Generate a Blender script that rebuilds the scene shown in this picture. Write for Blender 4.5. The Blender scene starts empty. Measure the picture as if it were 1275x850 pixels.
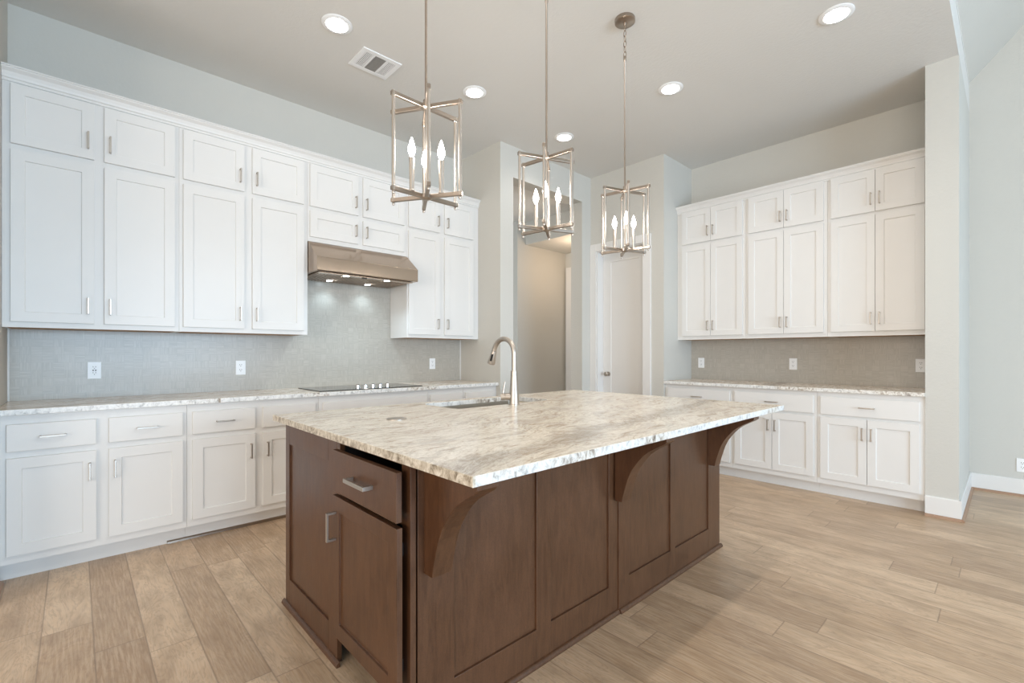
import bpy, bmesh, math, random
from mathutils import Vector
random.seed(7)
R = math.radians
S = bpy.context.scene
C = S.collection

# ------------------------------------------------------------------ camera, world, exposure, daylight
W_, H_, F_ = 1275.0, 850.0, 581.16
cam = bpy.data.objects.new('camera', bpy.data.cameras.new('camera')); C.objects.link(cam)
cam.data.sensor_width = 36.0
cam.data.lens = 36.0 * F_ / W_
cam.data.shift_y = (439.99 - 425.0) / W_
cam.data.clip_start = 0.05
cam.location = (0, 0, 1.2072)
cam.rotation_euler = (R(90), 0, R(46.897))
S.camera = cam

wd = bpy.data.worlds.new('world'); S.world = wd; wd.use_nodes = True
wd.node_tree.nodes['Background'].inputs['Color'].default_value = (0.86, 0.93, 1.0, 1)
wd.node_tree.nodes['Background'].inputs['Strength'].default_value = 1.5
S.view_settings.view_transform = 'Standard'
S.view_settings.look = 'None'
S.view_settings.gamma = 1
S.view_settings.use_curve_mapping = False
S.view_settings.exposure = 0.06
try:
    S.cycles.use_denoising = True
    S.cycles.max_bounces = 10
    S.cycles.diffuse_bounces = 6
    S.cycles.sample_clamp_indirect = 8
except Exception:
    pass

def area(name, loc, target, sx, sy, power, color):
    l = bpy.data.lights.new(name, 'AREA'); l.shape = 'RECTANGLE'; l.size = sx; l.size_y = sy
    l.energy = power; l.color = color
    o = bpy.data.objects.new(name, l); C.objects.link(o); o.location = loc
    o.rotation_euler = (Vector(target) - Vector(loc)).to_track_quat('-Z', 'Y').to_euler()
    return o
# daylight coming in through the great room windows (right wall, rear wall)
area('daylight_right', (5.42, 1.3, 1.35), (0, 1.2, .9), 4.2, 1.9, 370, (0.54, 0.77, 1.0))
area('daylight_rear', (1.4, -5.35, 1.7), (0.0, 3, 1.6), 5.6, 2.6, 262, (1.0, 0.90, 0.79))

# ------------------------------------------------------------------ node helper
class NT:
    def __init__(s, name, rough=0.5, metal=0.0):
        s.m = bpy.data.materials.new(name); s.m.use_nodes = True
        s.t = s.m.node_tree; s.n = s.t.nodes; s.b = s.n['Principled BSDF']
        s.b.inputs['Roughness'].default_value = rough; s.b.inputs['Metallic'].default_value = metal
        s.g = s.n.new('ShaderNodeNewGeometry')
        s.sep = s.n.new('ShaderNodeSeparateXYZ'); s.t.links.new(s.g.outputs['Position'], s.sep.inputs[0])
        s.X, s.Y, s.Z = s.sep.outputs
        s.pos = s.g.outputs['Position']
    def lk(s, a, inp):
        if hasattr(a, 'links'): s.t.links.new(a, inp)
        else: inp.default_value = a
    def math(s, op, a, b=0.0, c=0.0):
        n = s.n.new('ShaderNodeMath'); n.operation = op
        for i, v in enumerate((a, b, c)): s.lk(v, n.inputs[i])
        return n.outputs[0]
    def comb(s, x, y, z):
        n = s.n.new('ShaderNodeCombineXYZ')
        for i, v in enumerate((x, y, z)): s.lk(v, n.inputs[i])
        return n.outputs[0]
    def mapv(s, v, scale=(1, 1, 1), rot=(0, 0, 0), loc=(0, 0, 0)):
        n = s.n.new('ShaderNodeMapping'); s.lk(v, n.inputs[0])
        n.inputs['Location'].default_value = loc; n.inputs['Rotation'].default_value = rot; n.inputs['Scale'].default_value = scale
        return n.outputs[0]
    def noise(s, v, scale=5, detail=3, rough=0.5, dist=0.0):
        n = s.n.new('ShaderNodeTexNoise'); s.lk(v, n.inputs['Vector'])
        n.inputs['Scale'].default_value = scale; n.inputs['Detail'].default_value = detail
        n.inputs['Roughness'].default_value = rough; n.inputs['Distortion'].default_value = dist
        return n.outputs[0]
    def wn(s, v):
        n = s.n.new('ShaderNodeTexWhiteNoise'); n.noise_dimensions = '3D'; s.lk(v, n.inputs['Vector'])
        return n.outputs['Value']
    def ramp(s, f, stops, interp='LINEAR'):
        n = s.n.new('ShaderNodeValToRGB'); s.lk(f, n.inputs[0]); e = n.color_ramp.elements; n.color_ramp.interpolation = interp
        while len(e) < len(stops): e.new(0.5)
        for el, (p, c) in zip(e, stops):
            el.position = p; el.color = (c[0], c[1], c[2], 1) if hasattr(c, '__len__') else (c, c, c, 1)
        return n.outputs[0]
    def mix(s, f, a, b, mode='MIX'):
        n = s.n.new('ShaderNodeMix'); n.data_type = 'RGBA'; n.blend_type = mode
        s.lk(f, n.inputs[0])
        for v, i in ((a, 6), (b, 7)):
            if hasattr(v, 'links'): s.t.links.new(v, n.inputs[i])
            else: n.inputs[i].default_value = (v[0], v[1], v[2], 1)
        return n.outputs[2]
    def col(s, v):
        if hasattr(v, 'links'): s.t.links.new(v, s.b.inputs['Base Color'])
        else: s.b.inputs['Base Color'].default_value = (v[0], v[1], v[2], 1)
    def bump(s, h, strength=0.1, dist=0.01):
        n = s.n.new('ShaderNodeBump'); n.inputs['Strength'].default_value = strength; n.inputs['Distance'].default_value = dist
        s.lk(h, n.inputs['Height']); s.t.links.new(n.outputs[0], s.b.inputs['Normal'])
    def rough(s, v): s.lk(v, s.b.inputs['Roughness'])

def plain(name, c, rough=0.5, metal=0.0, nscale=40, var=0.04, bump=0.0, bs=120):
    t = NT(name, rough, metal)
    f = t.noise(t.pos, nscale, 2)
    t.col(t.mix(f, [x * (1 - var) for x in c], [min(1, x * (1 + var)) for x in c]))
    if bump: t.bump(t.noise(t.pos, bs, 3), bump, 0.004)
    return t.m

M = {}
M['white'] = plain('white_cabinet_paint', (0.74, 0.73, 0.712), 0.38, nscale=6, var=0.012)
M['trim'] = plain('white_trim_paint', (0.75, 0.74, 0.722), 0.4, nscale=6, var=0.012)
M['wall'] = plain('greige_wall_paint', (0.585, 0.572, 0.53), 0.75, nscale=2, var=0.02, bump=0.35, bs=55)
M['ceil'] = plain('ceiling_paint', (0.70, 0.69, 0.665), 0.85, nscale=2, var=0.02, bump=0.4, bs=45)
M['nickel'] = plain('brushed_nickel', (0.50, 0.45, 0.40), 0.38, 1.0, var=0.03)
M['bronze'] = plain('warm_brushed_nickel', (0.42, 0.355, 0.30), 0.28, 1.0, var=0.03)
M['chrome'] = plain('polished_chrome', (0.62, 0.62, 0.62), 0.12, 1.0, var=0.01)
M['sink'] = plain('sink_steel', (0.52, 0.48, 0.42), 0.32, 1.0, var=0.04)
M['plate'] = plain('white_plastic', (0.86, 0.87, 0.88), 0.3, var=0.01)
M['dark'] = plain('black_parts_and_shade', (0.012, 0.010, 0.009), 0.6, var=0.05)  # black small parts, and shade of cavities put in as colour
M['glass'] = plain('black_ceramic_glass', (0.02, 0.022, 0.025), 0.04, var=0.02)
M['ply'] = plain('raw_wood_underside', (0.42, 0.25, 0.13), 0.6, nscale=25, var=0.12)
M['shoe'] = plain('brown_shoe_moulding', (0.36, 0.22, 0.14), 0.45, nscale=30, var=0.1)
M['greyslat'] = plain('grey_vent_metal', (0.30, 0.29, 0.27), 0.5, var=0.03)

def emis(name, c, st):
    t = NT(name); t.col(c); t.b.inputs['Emission Color'].default_value = (*c, 1); t.b.inputs['Emission Strength'].default_value = st
    return t.m
M['can'] = emis('recessed_lamp_glow', (1.0, 0.97, 0.93), 9)
M['bulb'] = emis('candle_bulb_glow', (1.0, 0.95, 0.88), 22)
M['led'] = emis('hood_lamp_glow', (0.80, 0.92, 1.0), 14)

def stainless():
    t = NT('brushed_stainless_steel', 0.22, 1.0)
    f = t.noise(t.mapv(t.pos, (3, 2, 260)), 3, 2)
    t.col(t.mix(f, (0.43, 0.335, 0.26), (0.53, 0.425, 0.335)))
    t.b.inputs['Anisotropic'].default_value = 0.6
    t.bump(f, 0.03, 0.002)
    return t.m
M['steel'] = stainless()

def stained(name, a, b):
    t = NT(name, 0.36)
    g = t.noise(t.mapv(t.pos, (34, 34, 5.0)), 1.6, 6, 0.68, 0.6)
    bl = t.noise(t.pos, 3.2, 3, 0.6)
    c = t.mix(t.ramp(g, [(0.36, 0.0), (0.62, 1.0)]), a, b)
    c = t.mix(t.math('MULTIPLY', t.ramp(bl, [(0.35, 0.0), (0.7, 1.0)]), 0.45), c, [x * 1.5 for x in b])
    fl = t.noise(t.mapv(t.pos, (60, 60, 22)), 4, 3, 0.6)
    c = t.mix(t.ramp(fl, [(0.66, 0.0), (0.76, 0.35)]), c, [x * 2.4 for x in b])
    c = t.mix(t.ramp(t.noise(t.pos, 220, 2), [(0.35, 0.22), (0.5, 0.0)]), c, [x * 0.6 for x in a])
    t.col(c); t.bump(g, 0.04, 0.002)
    t.rough(t.ramp(bl, [(0.3, 0.30), (0.7, 0.42)]))
    return t.m
M['stain'] = stained('dark_brown_stained_wood', (0.060, 0.025, 0.0115), (0.096, 0.043, 0.020))

def granite():
    t = NT('veined_granite', 0.2)
    warp = t.noise(t.pos, 1.1, 3, 0.55)
    wn = t.n.new('ShaderNodeVectorMath'); wn.operation = 'SCALE'
    cw = t.n.new('ShaderNodeTexNoise'); t.t.links.new(t.pos, cw.inputs['Vector']); cw.inputs['Scale'].default_value = 1.3; cw.inputs['Detail'].default_value = 3
    t.t.links.new(cw.outputs['Color'], wn.inputs[0]); wn.inputs['Scale'].default_value = 0.55
    ad = t.n.new('ShaderNodeVectorMath'); ad.operation = 'ADD'
    t.t.links.new(t.pos, ad.inputs[0]); t.t.links.new(wn.outputs[0], ad.inputs[1])
    p = ad.outputs[0]
    # streaks run roughly along the length of the slab
    def along(deg, sx, sy, loc=(0, 0, 0)): return t.mapv(t.mapv(p, (1, 1, 1), (0, 0, R(-deg))), (sx, sy, sx), (0, 0, 0), loc)
    v1 = t.noise(along(14, 3.6, 0.9), 2.0, 8, 0.66, 0.5)
    v2 = t.noise(along(14, 17, 2.6, (3, 1, 7)), 2.0, 8, 0.74, 0.9)
    v4 = t.noise(along(18, 40, 7, (5, 2, 3)), 2.0, 6, 0.75, 0.6)
    v3 = t.noise(along(20, 2.4, 1.0, (9, 4, 2)), 1.6, 4, 0.6, 0.4)
    fine = t.noise(t.pos, 85, 4, 0.75)
    c = t.ramp(v2, [(0.33, (0.40, 0.31, 0.23)), (0.42, (0.62, 0.52, 0.42)), (0.48, (0.80, 0.73, 0.63)), (0.62, (0.90, 0.84, 0.75))])
    c = t.mix(t.ramp(v4, [(0.36, 0.55), (0.50, 0.0)]), c, (0.45, 0.37, 0.29))
    c = t.mix(t.ramp(v1, [(0.53, 0.0), (0.585, 0.5), (0.64, 0.15), (0.70, 0.0)]), c, (0.37, 0.31, 0.25))
    c = t.mix(t.ramp(v3, [(0.58, 0.0), (0.72, 0.45)]), c, (0.46, 0.43, 0.40))
    # one long grey-brown vein wandering down the seating side
    d = t.math('ADD', t.X, t.math('MULTIPLY', t.Y, 0.14))
    wob_ = t.math('MULTIPLY', t.math('SUBTRACT', t.noise(t.mapv(t.pos, (1.6, 1.1, 1)), 2.2, 5, 0.6), 0.5), 0.30)
    dd_ = t.math('ABSOLUTE', t.math('ADD', t.math('ADD', d, 0.87), wob_))
    vein = t.math('MULTIPLY', t.ramp(dd_, [(0.0, 1.0), (0.035, 0.9), (0.06, 0.35), (0.10, 0.0)]), t.ramp(v4, [(0.34, 1.0), (0.62, 0.35)]))
    c = t.mix(t.math('MULTIPLY', vein, 0.98), c, (0.31, 0.255, 0.205))
    c = t.mix(t.ramp(fine, [(0.36, 0.45), (0.47, 0.0)]), c, (0.42, 0.36, 0.30))
    t.col(c)
    return t.m
M['granite'] = granite()

def granite_edge():
    t = NT('rough_cut_granite_edge', 0.35)
    v = t.noise(t.mapv(t.pos, (26, 26, 20), (0.3, 0.2, 0)), 1.6, 6, 0.7, 0.7)
    b = t.noise(t.pos, 2.6, 3, 0.5)
    c = t.ramp(v, [(0.33, (0.10, 0.075, 0.055)), (0.42, (0.42, 0.36, 0.30)), (0.52, (0.72, 0.69, 0.64)), (0.64, (0.84, 0.83, 0.80))])
    c2 = t.ramp(v, [(0.34, (0.40, 0.40, 0.39)), (0.42, (0.62, 0.62, 0.61)), (0.50, (0.76, 0.76, 0.75)), (0.6, (0.84, 0.84, 0.82))])
    cut = t.math('LESS_THAN', t.math('ABSOLUTE', t.math('SUBTRACT', t.Y, 0.694)), 0.006)     # end cut across the veins, its warmer light put into the colour
    c3 = t.ramp(v, [(0.35, (0.17, 0.13, 0.09)), (0.45, (0.42, 0.36, 0.28)), (0.55, (0.62, 0.56, 0.47)), (0.66, (0.76, 0.71, 0.63))])
    pat = t.ramp(b, [(0.53, 0.0), (0.62, 1.0)])
    t.col(t.mix(cut, t.mix(pat, c2, c), c3))
    t.bump(t.noise(t.pos, 120, 4), 0.3, 0.003)
    return t.m
M['gedge'] = granite_edge()

def floor_mat():
    t = NT('oak_plank_floor', 0.36)
    L, Wd = 1.25, 0.163
    ry = t.math('DIVIDE', t.math('ADD', t.Y, 20.155), Wd)
    row = t.math('FLOOR', ry); fy = t.math('SUBTRACT', ry, row)
    off = t.wn(t.comb(row, 3.7, 1.1))
    rx = t.math('ADD', t.math('DIVIDE', t.math('ADD', t.X, 20.0), L), t.math('MULTIPLY', off, 5.0))
    cl = t.math('FLOOR', rx); fx = t.math('SUBTRACT', rx, cl)
    idv = t.comb(row, cl, 0.5); rid = t.wn(idv)
    rid2 = t.wn(t.comb(cl, row, 4.5))
    ex = t.math('MULTIPLY', t.math('MINIMUM', fx, t.math('SUBTRACT', 1.0, fx)), L)
    ey = t.math('MULTIPLY', t.math('MINIMUM', fy, t.math('SUBTRACT', 1.0, fy)), Wd)
    e = t.math('MINIMUM', ex, ey)
    seam = t.ramp(e, [(0.0, 1.0), (0.0015, 0.0)])
    gx = t.math('ADD', t.X, t.math('MULTIPLY', rid, 37.0)); gy = t.math('ADD', t.Y, t.math('MULTIPLY', rid2, 11.0))
    gp = t.comb(gx, gy, 0.0)
    g1 = t.noise(t.mapv(gp, (1.0, 4.6, 1)), 2.3, 4, 0.58, 1.6)
    rg = t.math('FRACT', t.math('MULTIPLY', g1, 9.0))
    ring = t.ramp(rg, [(0.0, 0.95), (0.18, 0.0), (0.6, 0.1), (1.0, 0.95)])
    g2 = t.noise(t.mapv(gp, (3.5, 60, 1)), 2.0, 4, 0.6)
    base = t.ramp(rid, [(0.0, (0.38, 0.25, 0.152)), (0.3, (0.49, 0.337, 0.21)), (0.7, (0.575, 0.405, 0.262)), (1.0, (0.66, 0.485, 0.325))])
    c = t.mix(t.math('MULTIPLY', ring, 0.42), base, (0.27, 0.175, 0.115))
    c = t.mix(t.ramp(g2, [(0.42, 0.0), (0.62, 0.42)]), c, (0.70, 0.56, 0.42))
    c = t.mix(t.ramp(t.noise(t.mapv(gp, (1.5, 4, 1)), 3.0, 3), [(0.42, 0.0), (0.70, 0.55)]), c, (0.31, 0.205, 0.125))
    c = t.mix(t.math('MULTIPLY', seam, 0.5), c, (0.13, 0.085, 0.06))
    t.col(c)
    t.rough(t.ramp(g2, [(0.3, 0.30), (0.7, 0.40)]))
    h = t.math('SUBTRACT', t.math('MULTIPLY', g2, 0.12), seam)
    t.bump(h, 0.22, 0.002)
    return t.m
M['floor'] = floor_mat()

def tile_mat():
    t = NT('linen_mosaic_tile', 0.28)
    G = 0.05
    a = t.math('ADD', t.X, t.Y); b = t.Z          # either wall runs along one of X or Y
    ia = t.math('FLOOR', t.math('DIVIDE', a, G)); ib = t.math('FLOOR', t.math('DIVIDE', b, G))
    # basket weave: each cell carries thin strips, either upright or lying
    ori = t.math('GREATER_THAN', t.wn(t.comb(ia, ib, 2.2)), 0.5)
    ca = t.noise(t.comb(t.math('MULTIPLY', a, 150.0), t.math('MULTIPLY', b, 10.0), ib), 1.0, 2)
    cb = t.noise(t.comb(t.math('MULTIPLY', a, 10.0), t.math('MULTIPLY', b, 150.0), ia), 1.0, 2)
    st = t.math('ADD', t.math('MULTIPLY', ori, ca), t.math('MULTIPLY', t.math('SUBTRACT', 1.0, ori), cb))
    cell = t.wn(t.comb(ia, ib, 7.7))
    fa = t.math('FRACT', t.math('DIVIDE', a, G)); fb = t.math('FRACT', t.math('DIVIDE', b, G))
    e = t.math('MINIMUM', t.math('MINIMUM', fa, t.math('SUBTRACT', 1.0, fa)), t.math('MINIMUM', fb, t.math('SUBTRACT', 1.0, fb)))
    c = t.ramp(st, [(0.3, (0.40, 0.37, 0.325)), (0.5, (0.45, 0.42, 0.37)), (0.7, (0.505, 0.475, 0.425))])
    c = t.mix(t.ramp(cell, [(0.0, 0.0), (1.0, 0.30)]), c, (0.42, 0.385, 0.33))
    c = t.mix(t.ramp(cell, [(0.82, 0.0), (0.95, 0.25)]), c, (0.55, 0.52, 0.465))
    c = t.mix(t.ramp(e, [(0.0, 0.30), (0.05, 0.0)]), c, (0.36, 0.33, 0.29))
    t.col(c); t.bump(st, 0.08, 0.002)
    return t.m
M['tile'] = tile_mat()

# ------------------------------------------------------------------ mesh helpers
class MB:
    """collects shapes in one mesh; fr maps (along, out, up) to the world"""
    def __init__(s, fr=None): s.bm = bmesh.new(); s.fr = fr or (lambda a, b, c: (a, b, c))
    def v(s, a, b, c): return s.bm.verts.new(s.fr(a, b, c))
    def box(s, a0, a1, b0, b1, c0, c1):
        V = [s.v(a, b, c) for a in (a0, a1) for b in (b0, b1) for c in (c0, c1)]
        for f in ((0, 1, 3, 2), (4, 6, 7, 5), (0, 4, 5, 1), (2, 3, 7, 6), (0, 2, 6, 4), (1, 5, 7, 3)):
            s.bm.faces.new([V[i] for i in f])
        return s
    def prism(s, pts, a0, a1):      # profile in (out, up), extruded along
        A = [s.v(a0, b, c) for b, c in pts]; B = [s.v(a1, b, c) for b, c in pts]
        n = len(pts)
        s.bm.faces.new(A); s.bm.faces.new(B[::-1])
        for i in range(n): s.bm.faces.new((A[i], B[i], B[(i + 1) % n], A[(i + 1) % n]))
        return s
    def slab(s, pts, z0, z1):       # outline in (a, b), extruded up
        A = [s.v(a, b, z0) for a, b in pts]; B = [s.v(a, b, z1) for a, b in pts]
        n = len(pts)
        s.bm.faces.new(A[::-1]); s.bm.faces.new(B)
        for i in range(n): s.bm.faces.new((A[i], A[(i + 1) % n], B[(i + 1) % n], B[i]))
        return s
    def shaker(s, a0, a1, c0, c1, b0, t=0.02, st=0.057, rec=0.008, sill=0.004):
        """frame-and-panel slab: back at b0, face at b0+t"""
        b1 = b0 + t
        def ring(x0, x1, z0, z1, b): return [s.v(x0, b, z0), s.v(x1, b, z0), s.v(x1, b, z1), s.v(x0, b, z1)]
        back = ring(a0, a1, c0, c1, b0); fr = ring(a0, a1, c0, c1, b1)
        i1 = ring(a0 + st, a1 - st, c0 + st, c1 - st, b1)
        i2 = ring(a0 + st + sill * .3, a1 - st - sill * .3, c0 + st + sill * .3, c1 - st - sill * .3, b1 - rec)
        s.bm.faces.new(back); s.bm.faces.new(i2)
        for p, q in ((back, fr), (fr, i1), (i1, i2)):
            for k in range(4): s.bm.faces.new((p[k], p[(k + 1) % 4], q[(k + 1) % 4], q[k]))
        return s
    def tube(s, pts, r, n=12, cap=True):
        """round tube through world points with one radius or one per point"""
        P = [Vector(s.fr(*p)) for p in pts]; rr = r if hasattr(r, '__len__') else [r] * len(P)
        rings = []; up = None
        for i, p in enumerate(P):
            d = (P[min(i + 1, len(P) - 1)] - P[max(i - 1, 0)]).normalized()
            if up is None: up = Vector((0, 0, 1)) if abs(d.z) < 0.9 else Vector((1, 0, 0))
            x = d.cross(up).normalized(); up = x.cross(d).normalized()
            rings.append([s.bm.verts.new(p + (x * math.cos(2 * math.pi * k / n) + up * math.sin(2 * math.pi * k / n)) * rr[i]) for k in range(n)])
        for a, b in zip(rings, rings[1:]):
            for k in range(n): s.bm.faces.new((a[k], a[(k + 1) % n], b[(k + 1) % n], b[k]))
        if cap: s.bm.faces.new(rings[0][::-1]); s.bm.faces.new(rings[-1])
        return s
    def lathe(s, prof, c=(0, 0, 0), n=24):   # (r, z) profile around vertical axis through c
        rings = []
        for r, z in prof:
            if r < 1e-6: rings.append([s.bm.verts.new(Vector(c) + Vector((0, 0, z)))])
            else: rings.append([s.bm.verts.new(Vector(c) + Vector((r * math.cos(2 * math.pi * k / n), r * math.sin(2 * math.pi * k / n), z))) for k in range(n)])
        for a, b in zip(rings, rings[1:]):
            for k in range(n):
                k2 = (k + 1) % n
                if len(a) == 1: s.bm.faces.new((a[0], b[k2], b[k]))
                elif len(b) == 1: s.bm.faces.new((a[k], a[k2], b[0]))
                else: s.bm.faces.new((a[k], a[k2], b[k2], b[k]))
        if len(rings[0]) > 1: s.bm.faces.new(rings[0][::-1])
        if len(rings[-1]) > 1: s.bm.faces.new(rings[-1])
        return s
    def build(s, name, mat, parent=None, bevel=0.0, smooth=False, seg=2):
        bmesh.ops.recalc_face_normals(s.bm, faces=s.bm.faces[:])
        me = bpy.data.meshes.new(name)
        base = Vector((0, 0, 0))
        if parent is not None: base = world(parent)
        else:
            xs = [v.co for v in s.bm.verts]
            base = Vector(((min(v.x for v in xs) + max(v.x for v in xs)) / 2, (min(v.y for v in xs) + max(v.y for v in xs)) / 2, min(v.z for v in xs)))
        for v in s.bm.verts: v.co -= base
        s.bm.to_mesh(me); s.bm.free()
        mats = mat if isinstance(mat, (list, tuple)) else [mat]
        for k in mats: me.materials.append(M[k] if isinstance(k, str) else k)
        if smooth:
            for p in me.polygons: p.use_smooth = True
            try: me.set_sharp_from_angle(angle=R(35))
            except Exception: pass
        o = bpy.data.objects.new(name, me); C.objects.link(o)
        if parent is not None: o.parent = parent
        else: o.location = base
        if bevel:
            b = o.modifiers.new('bevel', 'BEVEL'); b.width = bevel; b.segments = seg; b.limit_method = 'ANGLE'; b.angle_limit = R(40)
        return o

def world(o):
    v = Vector((0, 0, 0))
    while o is not None: v += o.location; o = o.parent
    return v
def tag(o, label=None, cat=None, group=None, kind=None):
    if label: o['label'] = label
    if cat: o['category'] = cat
    if group: o['group'] = group
    if kind: o['kind'] = kind
    return o
def thing(name, loc, label, cat, group=None):
    o = bpy.data.objects.new(name, None); C.objects.link(o); o.location = loc; o.empty_display_size = 0.1
    return tag(o, label, cat, group)
def struct(o): o['kind'] = 'structure'; return o

# ------------------------------------------------------------------ key planes (metres, camera over the origin)
XW, XF, XU = -4.206, -3.5916, -3.8832       # left wall, base cabinet face, wall cabinet face
YE, YRET = -0.303, 3.140                     # run ends: stub wall, return wall
XH, XH2 = -3.528, -3.699                     # hall wall face and back
YP, XP, YB = 4.626, -2.5514, 5.2638          # pantry wall, niche side wall, niche back wall
YF, YU = 4.6564, 4.9285                      # right base face, right wall cabinet face
XCL, XCR, YC = -0.4377, -0.2538, 4.645       # column
ZC = 3.357; OY0, OY1, OZ = 3.319, 4.457, 3.035
YG = 5.85                                    # great room far wall

# ------------------------------------------------------------------ the setting
def bx(name, m, *a, bevel=0.0, parent=None): return MB().box(*a).build(name, m, parent, bevel)
struct(bx('floor', 'floor', -7.2, 5.7, -5.7, 7.0, -0.12, 0.0))
struct(bx('ceiling', 'ceil', -4.5, -0.255, -5.7, 5.85, ZC, 3.60))
struct(bx('wall_left', 'wall', -4.33, XW, YE, YRET, 0, ZC))
struct(bx('wall_near_left', 'wall', -4.33, -3.30, -5.5, YE, 0, ZC))
struct(bx('wall_return', 'wall', -4.33, XH, YRET, OY0, 0, ZC))
struct(bx('wall_hall_header', 'wall', XH2, XH, OY0, OY1, OZ, ZC))
struct(bx('wall_hall_pier', 'wall', XH2, XH, OY1, YP, 0, ZC))
DX0, DX1, DZ = -3.437, -2.800, 2.440
b = MB(); b.box(XH2, DX0, YP, YP + .125, 0, ZC); b.box(DX1, XP, YP, YP + .125, 0, ZC); b.box(DX0, DX1, YP, YP + .125, DZ, ZC)
struct(b.build('wall_pantry', 'wall'))
struct(bx('wall_pantry_side', 'wall', XP - .12, XP, YP + .125, YB + .12, 0, ZC))
struct(bx('wall_back', 'wall', XP, XCL, YB, YB + .12, 0, ZC))
struct(bx('wall_column', 'wall', XCL, XCR, YC, YG, 0, ZC))
struct(bx('wall_pantry_rear', 'wall', XH2, XP - .12, YG - .15, YG, 0, ZC))
# hall beyond the opening
struct(bx('wall_hall_left', 'wall', -5.12, -5.0, 4.79, 6.0, 0, 3.18))
struct(bx('wall_hall_rear', 'wall', -6.9, -6.8, 2.6, 4.91, 0, 3.18))
struct(bx('wall_hall_end', 'wall', -6.8, -5.12, 4.79, 4.91, 0, 3.18))
struct(bx('wall_hall_right', 'wall', -5.0, XH2, 5.891, 6.0, 0, 3.18))
struct(bx('wall_hall_near', 'wall', -6.9, -4.33, 2.5, 2.6, 0, 3.18))
struct(bx('wall_hall_soffit', 'wall', -5.0, XH2, 4.963, 5.891, 2.845, 3.18))
b = MB(); b.box(-6.9, -4.331, 2.5, 6.0, 3.18, 3.30); b.box(-4.3305, XH2, OY0, 6.0, 3.18, 3.30)
struct(b.build('ceiling_hall', 'ceil'))
struct(bx('door_3', 'trim', -4.96, -4.10, 5.845, 5.891, 0, 2.60))
# great room
b = MB()
zt = lambda x: 3.63 + (x + .25) * 1.08
b.bm.faces.new([b.v(-0.255, -5.7, zt(-.255)), b.v(1.35, -5.7, zt(1.35)), b.v(1.35, YG, zt(1.35)), b.v(-0.255, YG, zt(-.255))])
b.bm.faces.new([b.v(1.35, -5.7, zt(1.35)), b.v(5.7, -5.7, zt(1.35)), b.v(5.7, YG, zt(1.35)), b.v(1.35, YG, zt(1.35))])
o = b.build('ceiling_great_room', 'wall'); md = o.modifiers.new('thick', 'SOLIDIFY'); md.thickness = 0.1; md.offset = 1
struct(o)
struct(bx('wall_header_edge', 'ceil', -0.40, -0.252, -5.7, YG, 3.60, 3.66))
struct(bx('wall_far', 'wall', XCR - .18, 5.7, YG, YG + .12, 0, 5.5))
def window_wall(name, wname, along, c0, c1, z1, span, spots, b0, b1):
    w = MB(along); lo, hi = span; zb, zt_ = 0.35, 3.1
    xs = [lo] + [v for s in spots for v in s] + [hi]
    for i in range(0, len(xs), 2): w.box(xs[i], xs[i + 1], b0, b1, 0, z1)
    for s in spots: w.box(s[0], s[1], b0, b1, 0, zb); w.box(s[0], s[1], b0, b1, zt_, z1)
    struct(w.build(name, 'wall'))
    for k, s in enumerate(spots):
        f = MB(along)
        for a0, a1, z0, z1_ in ((s[0], s[0] + .05, zb, zt_), (s[1] - .05, s[1], zb, zt_), (s[0] + .05, s[1] - .05, zb, zb + .05), (s[0] + .05, s[1] - .05, zt_ - .05, zt_), ((s[0] + s[1]) / 2 - .02, (s[0] + s[1]) / 2 + .02, zb + .05, zt_ - .05)):
            f.box(a0, a1, b0 + .03, b0 + .07, z0, z1_)
        struct(f.build('window_%d' % (wname + k), 'trim'))
window_wall('wall_right', 1, lambda a, b, c: (b, a, c), 0, 0, 5.3, (-5.7, YG), [(-0.7, 1.1), (1.3, 3.1), (3.3, 5.1)], 5.5, 5.62)
window_wall('wall_rear', 4, lambda a, b, c: (a, -b, c), 0, 0, 5.3, (-3.3, 5.5), [(-1.5, 0.3), (0.5, 2.3), (2.5, 4.3)], 5.5, 5.62)

# trim: baseboards with brown shoe moulding
def baseboard(name, fr, a0, a1, top=0.15, shoe=True):
    o = MB(fr).prism([(0, 0), (.014, 0), (.014, top - .006), (.010, top), (0, top)], a0, a1).build(name, 'trim'); struct(o)
    if shoe:
        q = [(0.014, 0)] + [(0.014 + .016 * math.cos(R(x)), .020 * math.sin(R(x))) for x in range(0, 91, 15)]
        MB(fr).prism(q, a0, a1 if True else a1).build('shoe_moulding', 'shoe', o, smooth=True)
    return o
baseboard('baseboard_column', lambda a, b, c: (a, YC - b, c), XCL, XCR + .0141, .15)
baseboard('baseboard_column_side', lambda a, b, c: (XCR + b, a, c), YC - .0139, YG - .0141, .15)
baseboard('baseboard_far', lambda a, b, c: (a, YG - b, c), XCR + .0141, 5.5, .145)
baseboard('baseboard_near_left', lambda a, b, c: (a, YE + b, c), -3.61, -3.30, .13)
baseboard('baseboard_pantry', lambda a, b, c: (a, YP - b, c), -2.700, XP, .13)
baseboard('baseboard_hall', lambda a, b, c: (XH + b, a, c), OY1, YP - .015, .13)
baseboard('baseboard_return', lambda a, b, c: (XH + b, a, c), YRET, OY0, .13)

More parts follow.
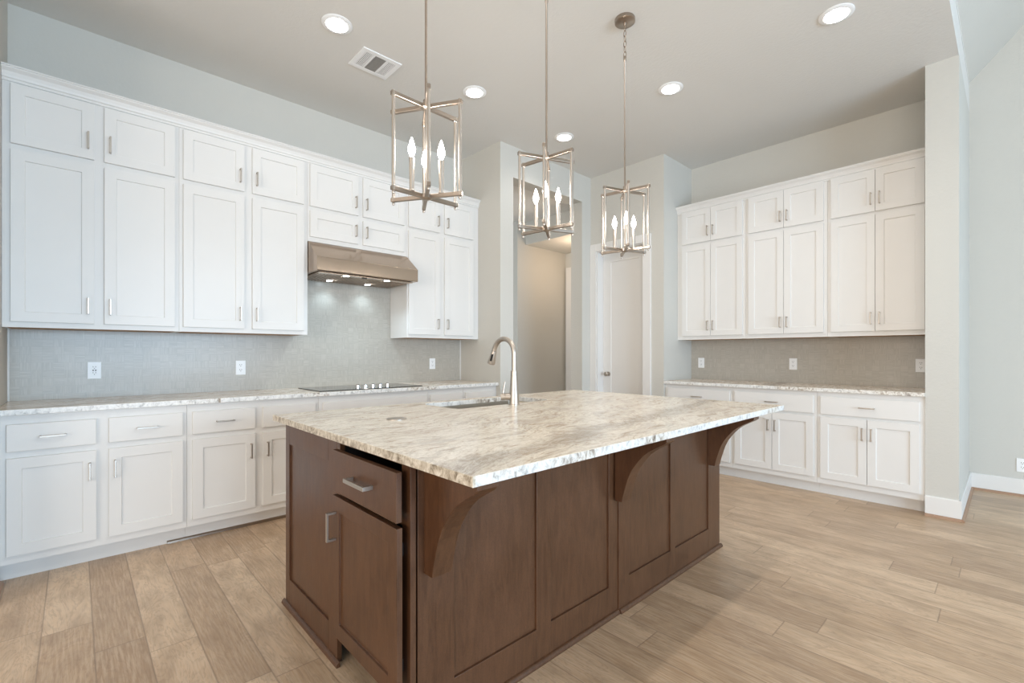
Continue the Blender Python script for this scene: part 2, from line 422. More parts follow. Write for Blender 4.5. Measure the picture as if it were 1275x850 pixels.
# pantry door with casing
FP = lambda a, b, c: (a, YP - b, c)
b = MB(FP)
b.box(-3.527, DX0, 0, .018, 0, 2.532); b.box(DX1, -2.701, 0, .018, 0, 2.532); b.box(DX0, DX1, 0, .018, DZ, 2.532)
struct(b.build('trim_1', 'trim', bevel=0.003))
b = MB(FP)
b.box(DX0 + .0005, DX0 + .012, -.1249, -.001, 0, DZ - .0005); b.box(DX1 - .012, DX1 - .0005, -.1249, -.001, 0, DZ - .0005); b.box(DX0 + .012, DX1 - .012, -.1249, -.001, DZ - .012, DZ - .0005)
struct(b.build('trim_2', 'trim'))
dr = MB(lambda a, b, c: (a, YP + .113 - b, c)).shaker(DX0 + .014, DX1 - .014, .008, DZ - .014, -.034, .034, .112, .010).build('door_1', 'trim', bevel=0.002)
struct(dr)
kb = MB()
kb.tube([(-3.345, YP + .113, .96), (-3.345, YP + .105, .96)], [.028, .028], 20)
kb.tube([(-3.345, YP + .105, .96), (-3.345, YP + .075, .96), (-3.345, YP + .068, .96), (-3.345, YP + .052, .96), (-3.345, YP + .042, .96)], [.010, .010, .024, .028, .016], 20)
kb.build('door_knob', 'nickel', dr, smooth=True)

# backsplashes
struct(tag(bx('wall_backsplash_left', 'tile', XW, XW + .008, YE, YRET, .914, 2.115)))
struct(tag(bx('wall_backsplash_right', 'tile', XP, XCL, YB - .008, YB, .914, 1.372)))
struct(bx('trim_3', 'trim', XW + .008, XW + .014, YRET - .008, YRET - .0005, .914, 1.36))
struct(bx('trim_4', 'trim', XW + .008, XW + .014, YE + .0005, YE + .008, .914, 1.36))

# ------------------------------------------------------------------ cabinets
FL = lambda x0: (lambda a, b, c: (x0 + b, a, c))
FR = lambda y0: (lambda a, b, c: (a, y0 - b, c))

def pull(fr, a, c, vertical, b0, parent, L=.100, mat='nickel', w=.009, so=.026):
    m = MB(fr); h = L / 2; t = .008
    if vertical:
        m.box(a - w / 2, a + w / 2, b0 + so, b0 + so + t, c - h, c + h)
        for s in (-1, 1): m.box(a - w / 2, a + w / 2, b0, b0 + so, c + s * h - (t if s > 0 else 0), c + s * h + (t if s < 0 else 0))
    else:
        m.box(a - h, a + h, b0 + so, b0 + so + t, c - w / 2, c + w / 2)
        for s in (-1, 1): m.box(a + s * h - (t if s > 0 else 0), a + s * h + (t if s < 0 else 0), b0, b0 + so, c - w / 2, c + w / 2)
    return m.build('handle', mat, parent, bevel=0.0012)

def door(fr, a0, a1, z0, z1, root, hs, ha, hz, b0=0.0, mat='white', st=.057, hl=.100):
    d = MB(fr).shaker(a0, a1, z0, z1, b0, .020, st, .008).build('door', mat, root, bevel=0.0012)
    pull(fr, ha, hz, hs == 'v', b0 + .020, d, hl)
    return d
def drawer(fr, a0, a1, z0, z1, root, handle=True, mat='white', b0=0.0):
    d = MB(fr).box(a0, a1, b0, b0 + .020, z0, z1).build('drawer', mat, root, bevel=0.003)
    if handle: pull(fr, (a0 + a1) / 2, (z0 + z1) / 2, False, b0 + .020, d, .105)
    return d
IN = .030
def upper(fr, a0, a1, z0, z1, depth, label, grp, doors, under=True):
    A = (a0 + a1) / 2
    root = thing('wall_cabinet', fr(A, -depth / 2, z0), label, 'cabinet', grp)
    MB(fr).box(a0 + .0002, a1 - .0002, -depth + .0015, 0, z0 + .018, z1).build('body', 'white', root)
    m = MB(fr).box(a0 + .0002, a1 - .0002, -.018, 0, z0, z0 + .018)
    m.box(a0 + .0002, a0 + .016, -depth + .0015, -.018, z0, z0 + .018); m.box(a1 - .016, a1 - .0002, -depth + .0015, -.018, z0, z0 + .018)
    m.build('bottom_lip', 'white', root)
    if under:
        tag(MB(fr).box(a0 + .016, a1 - .016, -depth + .0015, -.0181, z0 + .0005, z0 + .0178).build('bottom_panel', 'ply', root), 'raw brown wood underside')
    for (d0, d1, e0, e1, side) in doors:
        ha = d1 - .028 if side == 'r' else d0 + .028
        door(fr, d0, d1, e0, e1, root, 'v', ha, e0 + .028 + .05 + .03, hl=.100)
    return root

k = .995
def zz(z): return 1.207 + (z - 1.207) * k
TZ0, TZ1, LZ0, LZ1 = 2.402, 2.742, 1.390, 2.368
fu = FL(XU); DU = XU - XW - .0085
GU = 'white upper cabinets on the cooktop wall'
def two(d, zs): return [(a * k, b_ * k, z0, z1, s) for (a, b_, s) in d for (z0, z1) in zs]
zst = [(TZ0, TZ1), (LZ0, LZ1)]
upper(fu, YE + .001, .518, 1.358, 2.80, DU, 'white upper cabinet in the corner at the far left end of the cooktop wall', GU,
      two([(-.269, .087, 'r'), (.134, .496, 'l')], zst))
upper(fu, .519, 1.370, 1.358, 2.80, DU, 'tall white upper cabinet immediately left of the range hood', GU,
      two([(.543, .917, 'r'), (.971, 1.346, 'l')], zst))
upper(fu, 1.371, 2.279, 2.118, 2.80, DU, 'short white upper cabinet directly above the steel range hood', GU,
      two([(1.393, 1.805, 'r'), (1.847, 2.256, 'l')], [(2.402, TZ1), (2.155, 2.366)]), under=False)
upper(fu, 2.280, YRET - .001, 1.358, 2.80, DU, 'white upper cabinet right of the range hood, its lower part seen behind the faucet', GU,
      two([(2.302, 2.655, 'r'), (2.711, 3.078, 'l')], zst))
fru = FR(YU); DRU = YB - YU - .0085
GRU = 'white upper cabinets in the right niche'
zr = [(2.405, 2.757), (1.398, 2.378)]
upper(fru, XP + .001, -1.822, 1.358, 2.80, DRU, 'leftmost white upper cabinet in the right niche, beside the pantry corner', GRU,
      [(-2.493, -2.174, z0, z1, 'r') for z0, z1 in zr] + [(-2.171, -1.849, z0, z1, 'l') for z0, z1 in zr])
upper(fru, -1.821, -1.123, 1.358, 2.80, DRU, 'middle one of the three white upper cabinets in the right niche', GRU,
      [(-1.793, -1.475, z0, z1, 'r') for z0, z1 in zr] + [(-1.472, -1.151, z0, z1, 'l') for z0, z1 in zr])
upper(fru, -1.122, XCL - .001, 1.358, 2.80, DRU, 'white upper cabinet in the right niche against the column, widest and rightmost', GRU,
      [(-1.095, -.780, z0, z1, 'r') for z0, z1 in zr] + [(-.777, -.465, z0, z1, 'l') for z0, z1 in zr])

crown = [(0, 2.752), (.008, 2.752), (.008, 2.766), (.014, 2.770), (.016, 2.782), (.024, 2.800), (.036, 2.812), (.040, 2.816), (.040, 2.822), (.046, 2.824), (.046, 2.8315), (-.02, 2.8315), (-.02, 2.8005), (0, 2.8005)]
tag(MB(fu).prism(crown, YE + .001, YRET - .001).build('crown_moulding', 'white'), 'white crown moulding running over the upper cabinets on the cooktop wall', 'moulding')
tag(MB(fru).prism(crown, XP + .001, XCL - .001).build('crown_moulding', 'white'), 'white crown moulding running over the upper cabinets in the right niche', 'moulding')

def base(fr, a0, a1, depth, label, grp, doors, drawers, toe=.073):
    root = thing('base_cabinet', fr((a0 + a1) / 2, -depth / 2, 0), label, 'cabinet', grp)
    MB(fr).box(a0 + .0002, a1 - .0002, -depth + .0015, 0, .100, .8835).build('body', 'white', root)
    MB(fr).box(a0, a1, -depth + .0015, -toe, 0, .0995).build('toe_kick', 'white', root)
    for (d0, d1, z0, z1, side) in doors:
        door(fr, d0, d1, z0, z1, root, 'v', d1 - .028 if side == 'r' else d0 + .028, z1 - .115)
    for (d0, d1, z0, z1, h) in drawers: drawer(fr, d0, d1, z0, z1, root, h)
    return root
fb = FL(XF); DB = XF - XW
GB = 'white base cabinets on the cooktop wall'
def bd(d0, d1, s): return [(d0 * k, d1 * k, .145, .655, s)]
def bw(d0, d1, h=True): return [(d0 * k, d1 * k, .690, .834, h)]
base(fb, YE + .001, .520, DB, 'white base cabinet at the far left end of the cooktop run', GB,
     bd(-.264, .089, 'r') + bd(.143, .500, 'l'), bw(-.264, .089) + bw(.143, .500))
base(fb, .521, 1.347, DB, 'white base cabinet left of the cooktop, partly hidden behind the island', GB,
     bd(.551, .915, 'r') + bd(.964, 1.328, 'l'), bw(.551, .915) + bw(.964, 1.328))
base(fb, 1.348, 2.322, DB, 'wide white base cabinet under the black cooktop', GB,
     bd(1.385, 1.845, 'r') + bd(1.852, 2.312, 'l'), [(1.385 * k, 2.312 * k, .690, .834, False)])
base(fb, 2.323, 2.722, DB, 'narrow white base cabinet just right of the cooktop, only its drawer front showing', GB,
     bd(2.352, 2.708, 'r'), bw(2.352, 2.708, False))
base(fb, 2.723, YRET - .001, DB, 'white base cabinet at the right end of the cooktop run by the return wall', GB,
     bd(2.752, 3.105, 'l'), bw(2.752, 3.105, False))
frb = FR(YF); DRB = YB - YF
GRB = 'white base cabinets in the right niche'
def rb(x0, x1, xa, xb, label):
    xm = (xa + xb) / 2
    base(frb, x0, x1, DRB, label, GRB, [(xa, xm - .0018, .150, .671, 'r'), (xm + .0018, xb, .150, .671, 'l')], [(xa, xb, .693, .843, True)], toe=.075)
rb(XP + .001, -1.842, -2.516, -1.863, 'white base cabinet in the right niche mostly hidden behind the island corner')
rb(-1.841, -1.136, -1.818, -1.160, 'middle white base cabinet of the right niche, beyond the right tip of the island top')
rb(-1.135, XCL - .001, -1.110, -.468, 'fully visible white base cabinet beside the column')

# loose shoe strip at the left toe kick
q = [(0, .0005), (.014, .0005), (.013, .012), (.006, .018), (0, .018)]
tag(MB(FL(XF - .073)).prism(q, .425, 3.10).build('shoe_strip', 'bronze'), 'thin grey strip of shoe moulding along the toe kick of the cooktop run', 'moulding')

# countertops
def counter(name, pts, z0, z1, label, hole=None):
    bm = bmesh.new()
    def loop(ps, z): return [bm.verts.new((x, y, z)) for x, y in ps]
    loops = [pts] + ([hole] if hole else [])
    for z, in ((z0,), (z1,)):
        es = []
        for L in loops:
            vs = loop(L, z)
            for i in range(len(vs)): es.append(bm.edges.new((vs[i], vs[(i + 1) % len(vs)])))
        bmesh.ops.triangle_fill(bm, edges=es, use_beauty=True)
    bm.verts.ensure_lookup_table(); n = sum(len(L) for L in loops); s = 0
    for L in loops:
        m = len(L)
        for i in range(m):
            a, b_ = s + i, s + (i + 1) % m
            f = bm.faces.new([bm.verts[j] for j in (a, b_, b_ + n, a + n)]); f.material_index = 1
        s += m
    mb = MB(); mb.bm.free(); mb.bm = bm
    o = mb.build(name, ['granite', 'gedge'], bevel=0.002)
    return tag(o, label, 'countertop')
def wob(p0, p1, n=40, amp=.0):
    return [(p0[0] + (p1[0] - p0[0]) * i / n, p0[1] + (p1[1] - p0[1]) * i / n) for i in range(n)]
XCF, YCF = -3.5545, 4.6185
counter('countertop', [(XW + .0005, YE + .0005), (XCF, YE + .0005), (XCF, YRET - .0005), (XW + .0005, YRET - .0005)], .8845, .914,
        'long granite countertop under the black cooktop along the left wall')
counter('countertop', [(XP + .0005, YCF), (XCL - .0005, YCF), (XCL - .0005, YB - .0005), (XP + .0005, YB - .0005)], .8845, .914,
        'granite countertop in the right niche below the beige backsplash')

# ------------------------------------------------------------------ island
IX0, IX1, IY0, IY1 = -2.42, -.876, .692, 2.945      # top
BX0, BX1, BY0, BY1 = -2.43, -1.252, .745, 2.945     # body
def rrect(x0, x1, y0, y1, r, n=6):
    P = []
    for cx, cy, s in ((x1 - r, y1 - r, 0), (x0 + r, y1 - r, 90), (x0 + r, y0 + r, 180), (x1 - r, y0 + r, 270)):
        P += [(cx + r * math.cos(R(s + 90 * i / n)), cy + r * math.sin(R(s + 90 * i / n))) for i in range(n + 1)]
    return P
SX0, SX1, SY0, SY1 = -2.345, -1.995, 1.475, 2.20
BX0 = -2.40
counter('island_countertop', [(IX0, IY0), (IX1, IY0), (IX1 - .005, IY1), (IX0, IY1)], .886, .914,
        'big cream and brown veined granite slab on top of the dark island', rrect(SX0, SX1, SY0, SY1, .05))
isl = thing('kitchen_island', (-1.83, 1.85, 0), 'dark brown stained wooden island with curved brackets under a granite top', 'kitchen island')
FN = FR(BY0 + .02)          # near end: face plane at BY0
ZT = .8855
# decorative frame-and-panel half of the near end
XS = -1.795
m = MB(FN)
m.box(BX0, -2.349, 0, .02, 0, ZT); m.box(-1.879, XS, 0, .02, 0, ZT); m.box(-2.349, -1.879, 0, .02, .775, ZT); m.box(-2.349, -1.879, 0, .02, 0, .131)
m.box(-2.349, -1.879, 0, .012, .131, .775)
m.build('end_panel', 'stain', isl, bevel=0.0012)
m = MB(FN)
m.box(XS + .0005, -1.765, 0, .02, .115, ZT); m.box(-1.300, BX1 + .003, 0, .02, 0, ZT); m.box(-1.765, -1.300, 0, .02, .860, ZT)
m.box(-1.765, -1.300, 0, .02, .672, .700); m.box(-1.765, -1.300, 0, .02, .115, .150)
m.build('face_frame', 'stain', isl, bevel=0.0012)
m = MB()                    # cabinet inside and recessed toe board, their shade put in as near-black colour
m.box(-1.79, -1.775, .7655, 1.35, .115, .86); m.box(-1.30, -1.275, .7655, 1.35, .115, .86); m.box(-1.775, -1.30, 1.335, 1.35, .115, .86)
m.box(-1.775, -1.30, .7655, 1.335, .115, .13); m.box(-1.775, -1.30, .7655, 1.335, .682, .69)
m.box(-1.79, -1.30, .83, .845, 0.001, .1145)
tag(m.build('cabinet_box', 'dark', isl), 'inside of the cabinet, its shade painted near-black')
# drawer and door standing a little open
OPEN = BY0 - .026
FD = FR(OPEN)
d = MB(FD).box(-1.723, -1.253, 0, .02, .698, .851).build('drawer', 'stain', isl, bevel=0.002)
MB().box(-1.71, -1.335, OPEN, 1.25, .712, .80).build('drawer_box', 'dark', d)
pull(FD, -1.475, .776, False, .02, d, .150, 'nickel', .014, .028)
dd = MB(FD).shaker(-1.723, -1.250, .165, .683, 0, .02, .055, .008).build('door', 'stain', isl, bevel=0.0015)
pull(FD, -1.694, .575, True, .02, dd, .105, 'nickel', .012, .028)
mh = MB()
for z in (.24, .60): mh.box(-1.31, -1.29, OPEN + .0005, BY0 + .01, z - .02, z + .02)
mh.build('hinge', 'dark', dd)
# long seating side: two framed sections, the far one slightly proud
FS = FL(BX1 - .02)
def section(name, a0, a1, openings, proud, z0=.140):
    m = MB(FS); t = .02 + proud; xs = [a0] + [v for s in openings for v in s] + [a1]
    for i in range(0, len(xs), 2): m.box(xs[i], xs[i + 1], 0, t, 0, ZT)
    for s in openings: m.box(s[0], s[1], 0, t, 0, z0); m.box(s[0], s[1], 0, t - .009, z0, ZT)
    return m.build(name, 'stain', isl, bevel=0.0012)
section('back_panel', BY0 + .0275, 1.846, [(.912, 1.302), (1.386, 1.776)], 0, .139)
section('back_panel', 1.847, BY1, [(1.935, 2.330), (2.385, 2.790)], .006, .149)
bx('end_panel', 'stain', BX0, BX1 - .0205, BY1 - .02, BY1, 0, ZT, parent=isl)
bx('side_panel', 'stain', BX0, BX0 + .02, BY0 + .0205, BY1 - .0205, .10, ZT, parent=isl)
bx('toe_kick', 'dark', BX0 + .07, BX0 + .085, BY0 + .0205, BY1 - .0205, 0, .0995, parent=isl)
q0 = [(0, 0)] + [(.015 * math.cos(R(x)), .019 * math.sin(R(x))) for x in range(0, 91, 15)]
MB(FL(BX1 + .0062)).prism(q0, 1.847, BY1 + .015).build('quarter_round', 'stain', isl, smooth=True)
MB(FL(BX1)).prism(q0, BY0 + .0, 1.8465).build('quarter_round', 'stain', isl, smooth=True)
MB(FR(BY0)).prism(q0, BX0 - .015, -1.765).build('quarter_round', 'stain', isl, smooth=True)
for y, x0, drop in ((.795, BX1 + .0005, .365), (1.813, BX1 + .0065, .355), (2.786, BX1 + .0065, .350)):
    x1 = BX1 - x0
    pr = [(0, ZT), (.266 + x1, ZT), (.266 + x1, ZT - .052)]
    for o_, u_ in ((.250, .066), (.214, .086), (.180, .108), (.154, .130), (.130, .158), (.112, .182), (.096, .206), (.080, .240), (.068, .275), (.058, .310), (.050, .340)): pr.append((o_ + x1, ZT - u_ * drop / .365))
    pr += [(.045 + x1, ZT - drop), (0, ZT - drop)]
    MB(FL(x0)).prism(pr, y, y + .075).build('bracket', 'stain', isl, bevel=0.0015)

# sink
m = MB()
o1 = rrect(SX0 - .015, SX1 + .015, SY0 - .015, SY1 + .015, .06); i1 = rrect(SX0 - .002, SX1 + .002, SY0 - .002, SY1 + .002, .05)
i2 = rrect(SX0 + .012, SX1 - .012, SY0 + .012, SY1 - .012, .05)
L0 = [m.v(x, y, .8855) for x, y in o1]; L1 = [m.v(x, y, .8855) for x, y in i1]; L2 = [m.v(x, y, .70) for x, y in i2]; L3 = [m.v(x, y, .695) for x, y in rrect(SX0 + .03, SX1 - .03, SY0 + .03, SY1 - .03, .04)]
n = len(L0)
for p, q in ((L0, L1), (L1, L2), (L2, L3)):
    for i in range(n): m.bm.faces.new((p[i], p[(i + 1) % n], q[(i + 1) % n], q[i]))
m.bm.faces.new(L3)
sk = m.build('sink', 'sink', smooth=True); md = sk.modifiers.new('thick', 'SOLIDIFY'); md.thickness = .0015; md.offset = -1
tag(sk, 'undermount stainless steel sink sunk into the island top behind the faucet', 'sink')
MB().lathe([(.045, .6955), (.045, .699), (.030, .6975), (0, .6965)], ((SX0 + SX1) / 2, (SY0 + SY1) / 2, 0), 24).build('drain', 'chrome', sk, smooth=True)

# faucet
fx, fy = -1.940, 1.832
fc = thing('faucet', (fx, fy, .914), 'tall brushed nickel gooseneck faucet with pull-down head beside the island sink', 'faucet')
MB().lathe([(.033, .914), (.033, .918), (.030, .920), (.0285, .96), (.024, 1.02), (.0185, 1.110)], (fx, fy, 0), 28).build('body', 'nickel', fc, smooth=True)
neck = [(fx, fy, 1.112), (fx, fy, 1.19)]
cr = .088; cz = 1.205
for i in range(0, 17):
    a = R(180 - 168 * i / 16) ; neck.append((fx - cr - cr * math.cos(a), fy, cz + cr * math.sin(a)))
MB().tube(neck, .0145, 16).build('spout', 'nickel', fc, smooth=True)
e0 = Vector(neck[-1]); dirv = (Vector(neck[-1]) - Vector(neck[-2])).normalized()
dirv = Vector((-.34, 0, -.94)).normalized()
hd = MB().tube([tuple(e0 + dirv * s) for s in (.001, .006, .03, .075, .083)], [.0155, .0165, .018, .024, .022], 20).build('spray_head', 'nickel', fc, smooth=True)
tag(hd, 'tapered pull-down spray head')
ctr = e0 + dirv * .04 + Vector((.010, -.0155, 0.0))
MB().tube([tuple(ctr - dirv * .018), tuple(ctr + dirv * .024)], [.006, .007], 10).build('spray_button', 'dark', fc, smooth=True)
MB().tube([(fx, fy, .962), (fx - .034, fy - .036, .961), (fx - .0345, fy - .0365, .961), (fx - .0355, fy - .0375, .961), (fx - .052, fy - .055, .960)], [.020, .020, .018, .0205, .0205], 20).build('valve_housing', 'nickel', fc, smooth=True)
MB().tube([(fx - .044, fy - .047, .970), (fx - .036, fy - .036, 1.046)], [.0062, .0052], 12).build('lever', 'nickel', fc, smooth=True)

po = MB().lathe([(.044, .9142), (.044, .9165), (.040, .9185), (0, .9185)], (-1.878, 1.05, 0), 28).build('popup_outlet', 'nickel', smooth=True)
tag(po, 'flat round nickel cap set in the island top left of the sink', 'power outlet')

# ------------------------------------------------------------------ hood and cooktop
HY0, HY1 = 1.374, 2.277
hood = thing('range_hood', ((XW - 3.68) / 2, (HY0 + HY1) / 2, 1.85), 'stainless steel range hood with lit underside between the upper cabinets', 'range hood')
pr = [(0.01, 2.1165), (XU - XW - .002, 2.1165), (XU - XW + .010, 2.112), (.522, 1.966), (.522, 1.862), (.518, 1.859), (.01, 1.855)]
MB(FL(XW)).prism(pr, HY0, HY1).build('hood_shell', 'steel', hood, bevel=0.002)
m = MB()
m.box(XW + .02, XW + .48, HY0 + .03, HY1 - .03, 1.8485, 1.8545)
for i in range(30):
    y = HY0 + .05 + i * (HY1 - HY0 - .1) / 29
    m.box(XW + .03, XW + .40, y - .005, y + .005, 1.845, 1.8485)
m.build('baffle_filter', 'steel', hood)
for (x, y) in ((-3.765, 1.64), (-3.765, 2.01), (-4.09, 1.63), (-4.09, 1.985)):
    z = 1.8465 if x > -4 else 1.8425
    MB().lathe([(.024, z), (.024, z + .003), (0, z + .003)], (x, y, 0), 20).build('hood_lamp', 'led', hood)
    l = bpy.data.lights.new('hood_lamp_light', 'SPOT'); l.energy = 8 if x > -4 else 3; l.color = (.66, .86, 1.0); l.spot_size = R(125); l.spot_blend = .8; l.shadow_soft_size = .03
    lo = bpy.data.objects.new('hood_lamp_light', l); C.objects.link(lo); lo.location = (x, y, z - .012)
MB().box(-3.765, -3.745, 1.775, 1.815, 1.8435, 1.8484).build('switch_plate', 'dark', hood)

ct = thing('cooktop', (-3.85, 1.82, .914), 'black glass cooktop with five chrome knobs set in the left countertop', 'cooktop')
MB().slab(rrect(-4.085, -3.600, 1.362, 2.278, .012, 3), .9142, .921).build('glass_top', 'glass', ct, bevel=0.0015)
for i in range(5):
    y = 1.698 + i * .0665
    kn = MB().lathe([(.021, .9212), (.021, .925), (.0175, .927), (.0165, .948), (0, .949)], (-3.668, y, 0), 20).build('knob', 'chrome', ct, smooth=True)
    MB().box(-3.686, -3.650, y - .004, y + .004, .949, .956).build('knob_grip', 'chrome', kn, bevel=.001)

# ------------------------------------------------------------------ outlets
def outlet(fr, a, z, label, gfci=False):
    r = thing('power_outlet', fr(a, 0, z), label, 'power outlet', 'white duplex outlet plates')
    MB(fr).box(a - .035, a + .035, .0002, .006, z - .057, z + .057).build('cover_plate', 'plate', r, bevel=0.002)
    if gfci: MB(fr).box(a - .017, a + .017, .006, .0075, z - .034, z + .034).build('receptacle', 'plate', r)
    for s in (-1, 1):
        zc = z + s * .0195; host = r
        if not gfci:
            m = MB(fr)
            P = [(a + .0165 * math.cos(R(t)), zc + .0145 * math.sin(R(t))) for t in range(0, 360, 20)]
            A = [m.v(x, .006, y) for x, y in P]; B = [m.v(x, .0075, y) for x, y in P]
            m.bm.faces.new(B); m.bm.faces.new(A[::-1])
            for i in range(len(P)): m.bm.faces.new((A[i], A[(i + 1) % len(P)], B[(i + 1) % len(P)], B[i]))
            host = m.build('receptacle', 'plate', r)
        m = MB(fr)
        for dx in (-.0065, .0065): m.box(a + dx - .0013, a + dx + .0013, .0074, .0080, zc, zc + .008)
        m.box(a - .002, a + .002, .0074, .0080, zc - .010, zc - .005)
        m.build('slot', 'dark', host)
    if gfci:
        for dx in (-.0065, .0065): MB(fr).box(a + dx - .0035, a + dx + .0035, .0074, .0084, z - .004, z + .004).build('test_button', 'dark', r)
fwl = FL(XW + .008); fwr = FR(YB - .008)
outlet(fwl, .094, 1.095, 'white outlet with test buttons on the backsplash at the far left', True)
outlet(fwl, .963, 1.095, 'white outlet on the left backsplash below the cabinet beside the hood')
outlet(fwl, 2.768, 1.100, 'white outlet on the left backsplash right of the cooktop, near the return wall')
outlet(fwr, -2.430, 1.101, 'white outlet at the left end of the beige niche backsplash')
outlet(fwr, -1.490, 1.103, 'white outlet in the middle of the beige niche backsplash')
outlet(fwr, -.522, 1.105, 'white outlet on the niche backsplash cut off by the column edge')
outlet(FR(YG), .068, .262, 'white outlet low on the pale green-grey wall at the right edge of the photo')

# ------------------------------------------------------------------ ceiling lights, vent
def can(x, y, label, power=19, vis=True):
    r = thing('recessed_light', (x, y, ZC), label, 'ceiling light', 'recessed ceiling lights')
    MB().lathe([(.066, ZC - .0005), (.096, ZC - .0005), (.096, ZC - .004), (.088, ZC - .009), (.068, ZC - .009), (.066, ZC - .0005)][1:-1], (x, y, 0), 36).build('trim_ring', 'plate', r, smooth=True)
    MB().lathe([(.068, ZC - .0095), (.066, ZC - .0115), (0, ZC - .012)], (x, y, 0), 36).build('lens', 'can', r, smooth=True)
    l = bpy.data.lights.new('recessed_light_lamp', 'SPOT'); l.energy = power; l.color = (1.0, .945, .88); l.spot_size = R(150); l.spot_blend = .7; l.shadow_soft_size = .035
    lo = bpy.data.objects.new('recessed_light_lamp', l); C.objects.link(lo); lo.location = (x, y, ZC - .02)
can(-3.006, 1.248, 'round recessed ceiling light beside the air vent, nearest the left cabinets', 8)
can(-3.013, 2.398, 'round recessed ceiling light right of the first pendant', 8)
can(-3.031, 3.546, 'round recessed ceiling light nearest the tall hall opening', 12)
can(-1.885, 3.526, 'round recessed ceiling light right of the pendant canopy', 34)
can(-.755, 3.522, 'round recessed ceiling light closest to the column at top right')
can(-.755, 2.398, 'round recessed ceiling light just above the frame over the seating side of the island', 30)
can(-.755, 1.248, 'round recessed ceiling light above the near right corner of the island', 30)

vx0, vx1, vy0, vy1 = -3.350, -3.092, 1.474, 1.774
v = thing('air_vent', ((vx0 + vx1) / 2, (vy0 + vy1) / 2, ZC), 'white rectangular ceiling air vent with three grille sections', 'air vent')
m = MB(); zf0, zf1 = ZC - .008, ZC - .0005
s1, s2, s3 = (vy0 + .035, vy0 + .092), (vy0 + .108, vy0 + .192), (vy0 + .208, vy0 + .265)
gx0, gx1 = vx0 + .035, vx1 - .035
m.box(vx0, gx0, vy0, vy1, zf0, zf1); m.box(gx1, vx1, vy0, vy1, zf0, zf1)
ys = [vy0, s1[0], s1[1], s2[0], s2[1], s3[0], s3[1], vy1]
for i in range(0, 8, 2): m.box(gx0, gx1, ys[i], ys[i + 1], zf0, zf1)
m.build('frame', 'plate', v, bevel=.0015)
MB().box(gx0, gx1, vy0 + .03, vy1 - .03, ZC - .0015, ZC - .0003).build('backing', 'dark', v)
for (a, c_) in (s1, s3):
    m = MB()
    for i in range(5):
        y = a + (c_ - a) * (i + .5) / 5; m.box(gx0, gx1, y - .0042, y + .0028, ZC - .007, ZC - .0025)
    m.build('louvre', 'plate', v)
m = MB()
for i in range(13):
    x = gx0 + (gx1 - gx0) * (i + .5) / 13; m.box(x - .0045, x + .0035, s2[0], s2[1], ZC - .007, ZC - .0025)
tag(m.build('louvre', 'greyslat', v), 'fine grey middle slats')

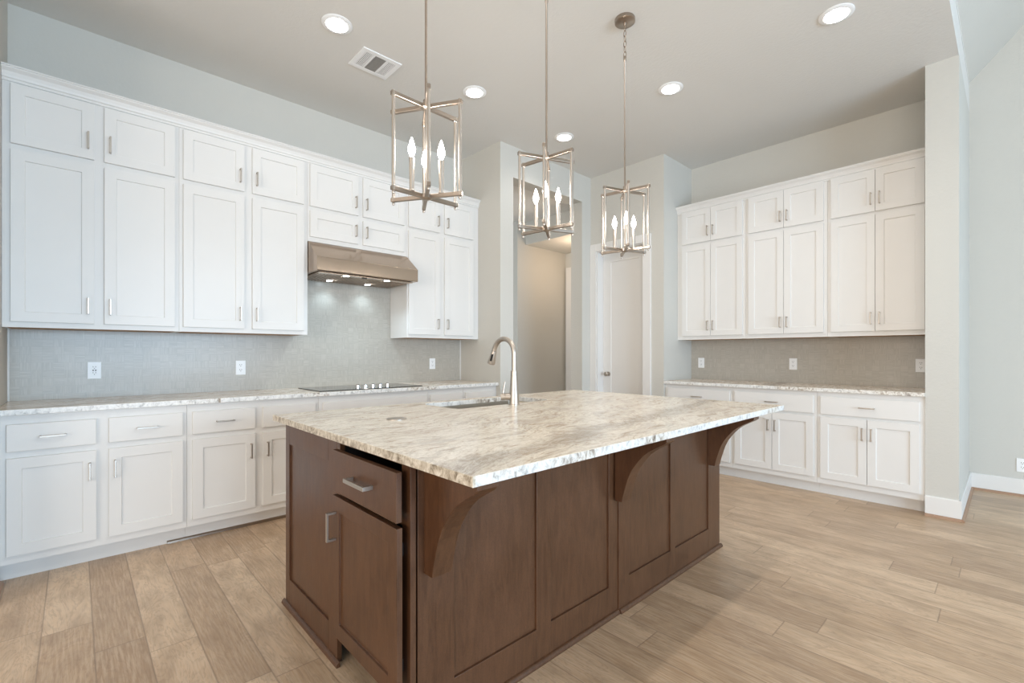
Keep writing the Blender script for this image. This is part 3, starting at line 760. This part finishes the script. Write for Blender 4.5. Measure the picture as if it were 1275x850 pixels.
# ------------------------------------------------------------------ pendants
PX = -1.695
def pendant(y, phase, shift, label):
    r = thing('pendant_light', (PX, y, ZC), label, 'pendant light', 'cage pendants over the island')
    zb, zt_, Rr = 1.872, 2.253, .155
    c = (PX, y, 0)
    MB().lathe([(.062, ZC - .001), (.064, ZC - .004), (.064, ZC - .022), (.058, ZC - .026), (0, ZC - .027)], c, 32).build('canopy', 'bronze', r, smooth=True)
    MB().lathe([(.010, ZC - .026), (.012, ZC - .034), (.008, ZC - .045), (0, ZC - .046)], c, 16).build('canopy_loop', 'bronze', r, smooth=True)
    m = MB(); z = ZC - .040; i = 0
    while z > 3.105:
        pts = []
        for t in range(0, 361, 30):
            u_, w = .0095 * math.cos(R(t)), .020 * math.sin(R(t))
            pts.append((PX + (u_ if i % 2 else 0), y + (0 if i % 2 else u_), z - .020 + w))
        m.tube(pts, .0022, 6, False); z -= .034; i += 1
    m.build('chain', 'bronze', r, smooth=True)
    m = MB(); m.lathe([(.009, 3.115), (.009, 3.085), (.0055, 3.080), (.0055, zt_ + .03), (.012, zt_ + .028), (.012, zt_ + .01), (.0, zt_ + .01)], c, 14)
    m.build('down_rod', 'bronze', r, smooth=True)
    MB().lathe([(.0, zt_ - .004), (.0055, zt_ - .010), (.0055, zb + .012), (0, zb + .011)], c, 12).build('centre_stem', 'nickel', r, smooth=True)
    for z0 in (zt_, zb):
        MB().lathe([(0, z0 - .014), (.012, z0 - .014), (.026, z0 - .008), (.026, z0 + .006), (.012, z0 + .012), (0, z0 + .012)], c, 20).build('hub', 'bronze', r, smooth=True)
    for j in range(6):
        a = R(phase + 60 * j); ca, sa = math.cos(a), math.sin(a)
        fr = lambda p, q, s, ca=ca, sa=sa: (PX + p * ca - q * sa, y + p * sa + q * ca, s)
        for z0 in (zt_, zb):
            MB(fr).box(.020, Rr + .010, -.008, .008, z0 - .009, z0 + .007).build('arm', 'bronze', r, bevel=.0012)
        x_, y_ = PX + Rr * ca, y + Rr * sa
        MB().lathe([(0, zb - .024), (.005, zb - .022), (.0065, zb - .016), (.004, zb - .009), (.0085, zb - .0075), (.0085, zb + .011), (.0070, zb + .013), (.0070, zt_ - .013), (.0085, zt_ - .011), (.0085, zt_ + .010), (.004, zt_ + .013), (0, zt_ + .013)], (x_, y_, 0), 12).build('upright', 'nickel', r, smooth=True)
    for j in range(3):
        a = R(phase + shift + 120 * j); x_, y_ = PX + .070 * math.cos(a), y + .070 * math.sin(a)
        MB().lathe([(0, zb + .006), (.012, zb + .006), (.012, zb + .012), (.0095, zb + .014), (.0115, zb + .145), (.006, zb + .147), (0, zb + .147)], (x_, y_, 0), 16).build('candle_sleeve', 'nickel', r, smooth=True)
        MB().lathe([(.0055, zb + .147), (.008, zb + .153), (.0155, zb + .172), (.0155, zb + .182), (.010, zb + .205), (.0035, zb + .226), (0, zb + .232)], (x_, y_, 0), 16).build('candle_bulb', 'bulb', r, smooth=True)
    l = bpy.data.lights.new('pendant_lamp', 'POINT'); l.energy = 6; l.color = (1.0, .95, .89); l.shadow_soft_size = .05
    lo = bpy.data.objects.new('pendant_lamp', l); C.objects.link(lo); lo.location = (PX, y, zb + .20)
pendant(1.087, 31, 0, 'nickel cage pendant with candle bulbs, nearest and leftmost over the island')
pendant(1.839, 8, 60, 'middle nickel cage pendant, in front of the tall hall opening')
pendant(2.580, 11, 60, 'farthest nickel cage pendant with its round canopy and chain visible')
# unseen warm fill light added in the hall, no fixture there
l = bpy.data.lights.new('hall_fill_light', 'POINT'); l.energy = 12; l.color = (1.0, .76, .55); l.shadow_soft_size = .1
lo = bpy.data.objects.new('hall_fill_light', l); C.objects.link(lo); lo.location = (-4.2, 5.3, 2.55)
area('daylight_hall', (-4.6, 2.66, 1.7), (-5.0, 5.0, 1.7), .5, 2.2, 22, (0.86, 0.94, 1.0))
